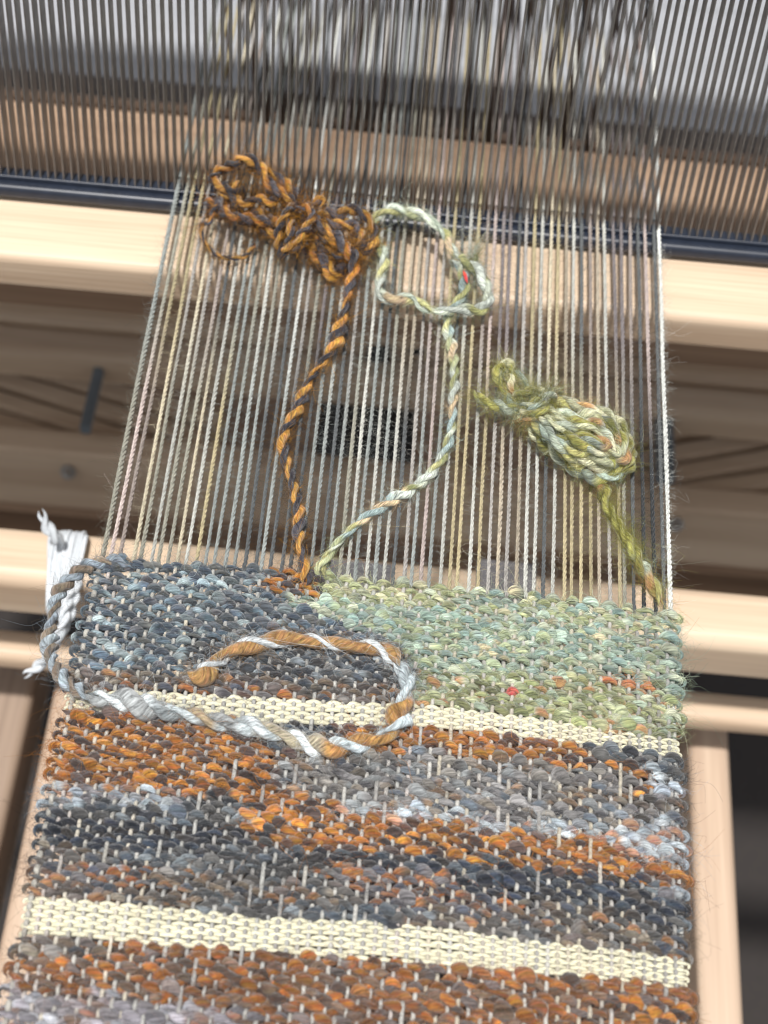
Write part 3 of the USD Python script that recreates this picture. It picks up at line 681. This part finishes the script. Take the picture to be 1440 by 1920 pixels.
BT = (dye([(122, 108, 90), (112, 100, 86), (132, 116, 98)], .8), dye([(140, 152, 160), (158, 170, 176), (124, 136, 146)], .8))
BT2 = (dye([(176, 130, 72), (150, 154, 154), (178, 188, 190), (164, 154, 130), (150, 160, 164), (186, 194, 196)], .8), dye([(176, 188, 192), (200, 208, 210), (150, 158, 160), (170, 150, 118)], .8))
BT3 = (dye([(174, 132, 78), (162, 120, 68), (178, 146, 104)], .7), dye([(176, 186, 190), (196, 202, 204), (146, 156, 162)], .8))
bt = thing('loose_yarn', 'thick grey and orange yarn end curling round the left edge over the cloth', 'yarn')
strand(bt, 'bt', [(250, 1056, 1.2), (215, 1052, 1.8), (172, 1058, 2), (142, 1076, 1.5), (117, 1102, 0), (103, 1132, -1), (97, 1168, -1), (93, 1208, 0), (99, 1242, 1.5), (118, 1270, 3), (142, 1291, 3.6), (168, 1305, 4)], .0020, BT, .0068, 'yarn_strand', runlen=9, dens=1.6, flen=.0022)
strand(bt, 'bt', [(160, 1302, 4), (195, 1311, 4), (232, 1313, 4), (270, 1323, 4), (310, 1331, 4), (350, 1338, 4), (390, 1350, 4), (430, 1358, 4), (470, 1362, 4), (510, 1372, 4), (545, 1382, 4), (580, 1396, 4), (620, 1402, 4), (660, 1396, 4), (700, 1388, 4), (733, 1372, 4.5), (746, 1350, 5), (756, 1328, 5), (764, 1296, 5), (760, 1266, 4.5), (745, 1241, 4)], .0022, BT2, .0125, 'yarn_strand', runlen=10, dens=2.8, flen=.0022, wts=(1.15, .85), thick=.3)
strand(bt, 'bt', [(750, 1250, 4), (738, 1232, 4), (718, 1218, 4), (690, 1212, 4), (650, 1211, 4), (610, 1205, 4), (570, 1198, 4), (530, 1200, 4), (490, 1206, 4), (450, 1213, 4), (420, 1230, 4), (395, 1252, 4), (372, 1268, 3.5), (352, 1264, 3)], .0022, BT3, .0150, 'yarn_strand', runlen=40, dens=2.8, flen=.0022, wts=(1.3, .6))
build_fuzz('bt', bt)

# ------------------------------------------------------------------ white cords tied over the front rail at the left
wc = thing('white_cord', 'white cords tied over the pale front rail left of the cloth', 'cord')
WH = (lin(np.array([(206, 211, 215)])), lin(np.array([(216, 221, 225)])))
def cord(pts, R, name='cord', pitch=.05):
    p = spline([atz(x, y, h) for x, y, h in pts], .001); raw = Raw()
    plied(raw, p, R, lambda k, n: np.repeat(WH[k], n, 0), pitch, sides=7, thick=.05); return raw.build(name, 'cotton', wc)
for k in range(11):
    o = k * 6.0 + rng.normal(0, 1.2)
    cord([(104 + o * .95, 996 + .5 * k, -.09), (96 + o, 1010, -.083), (92 + o * .9, 1070, -.084), (92 + o * .72, 1130, -.086), (95 + o * .5, 1160, -.094)], rng.uniform(.0010, .0014))
cord([(76, 956, -.066), (86, 984, -.070), (104, 1008, -.074), (118, 1022, -.080)], .0022, 'knot_end', .011)
cord([(134, 1092, -.078), (122, 1150, -.078), (108, 1195, -.084), (80, 1240, -.095), (44, 1268, -.10)], .0020, 'knot_end', .011)
cord([(150, 1080, -.080), (136, 1140, -.080), (118, 1185, -.084), (106, 1200, -.088)], .0016, 'knot_end', .011)
# grey tapes over the front rail, just below the fell
for lo, hi in ((610, 735), (895, 1005)):
    pts = [atz(lo, 1048, -.0868), atz(hi, 1056, -.0868)]
    a = atz(720, 1200, -.0868)[1]
    tp = thing('grey_tape', ('wider' if lo < 800 else 'narrower') + ' grey cloth tape over the front rail behind the ' + ('middle' if lo < 800 else 'right') + ' warp threads', 'tape')
    obj('strip', rbox((pts[0][0], a, Z0 - .0878), (pts[1][0], pts[0][1], Z0 - .0862), .0005), 'grey_tape', tp)
    obj('stitching', rbox((pts[0][0] + .001, pts[0][1] - .004, Z0 - .0863), (pts[1][0] - .001, pts[0][1] - .003, Z0 - .0858), .0001), 'grey_tape', tp)
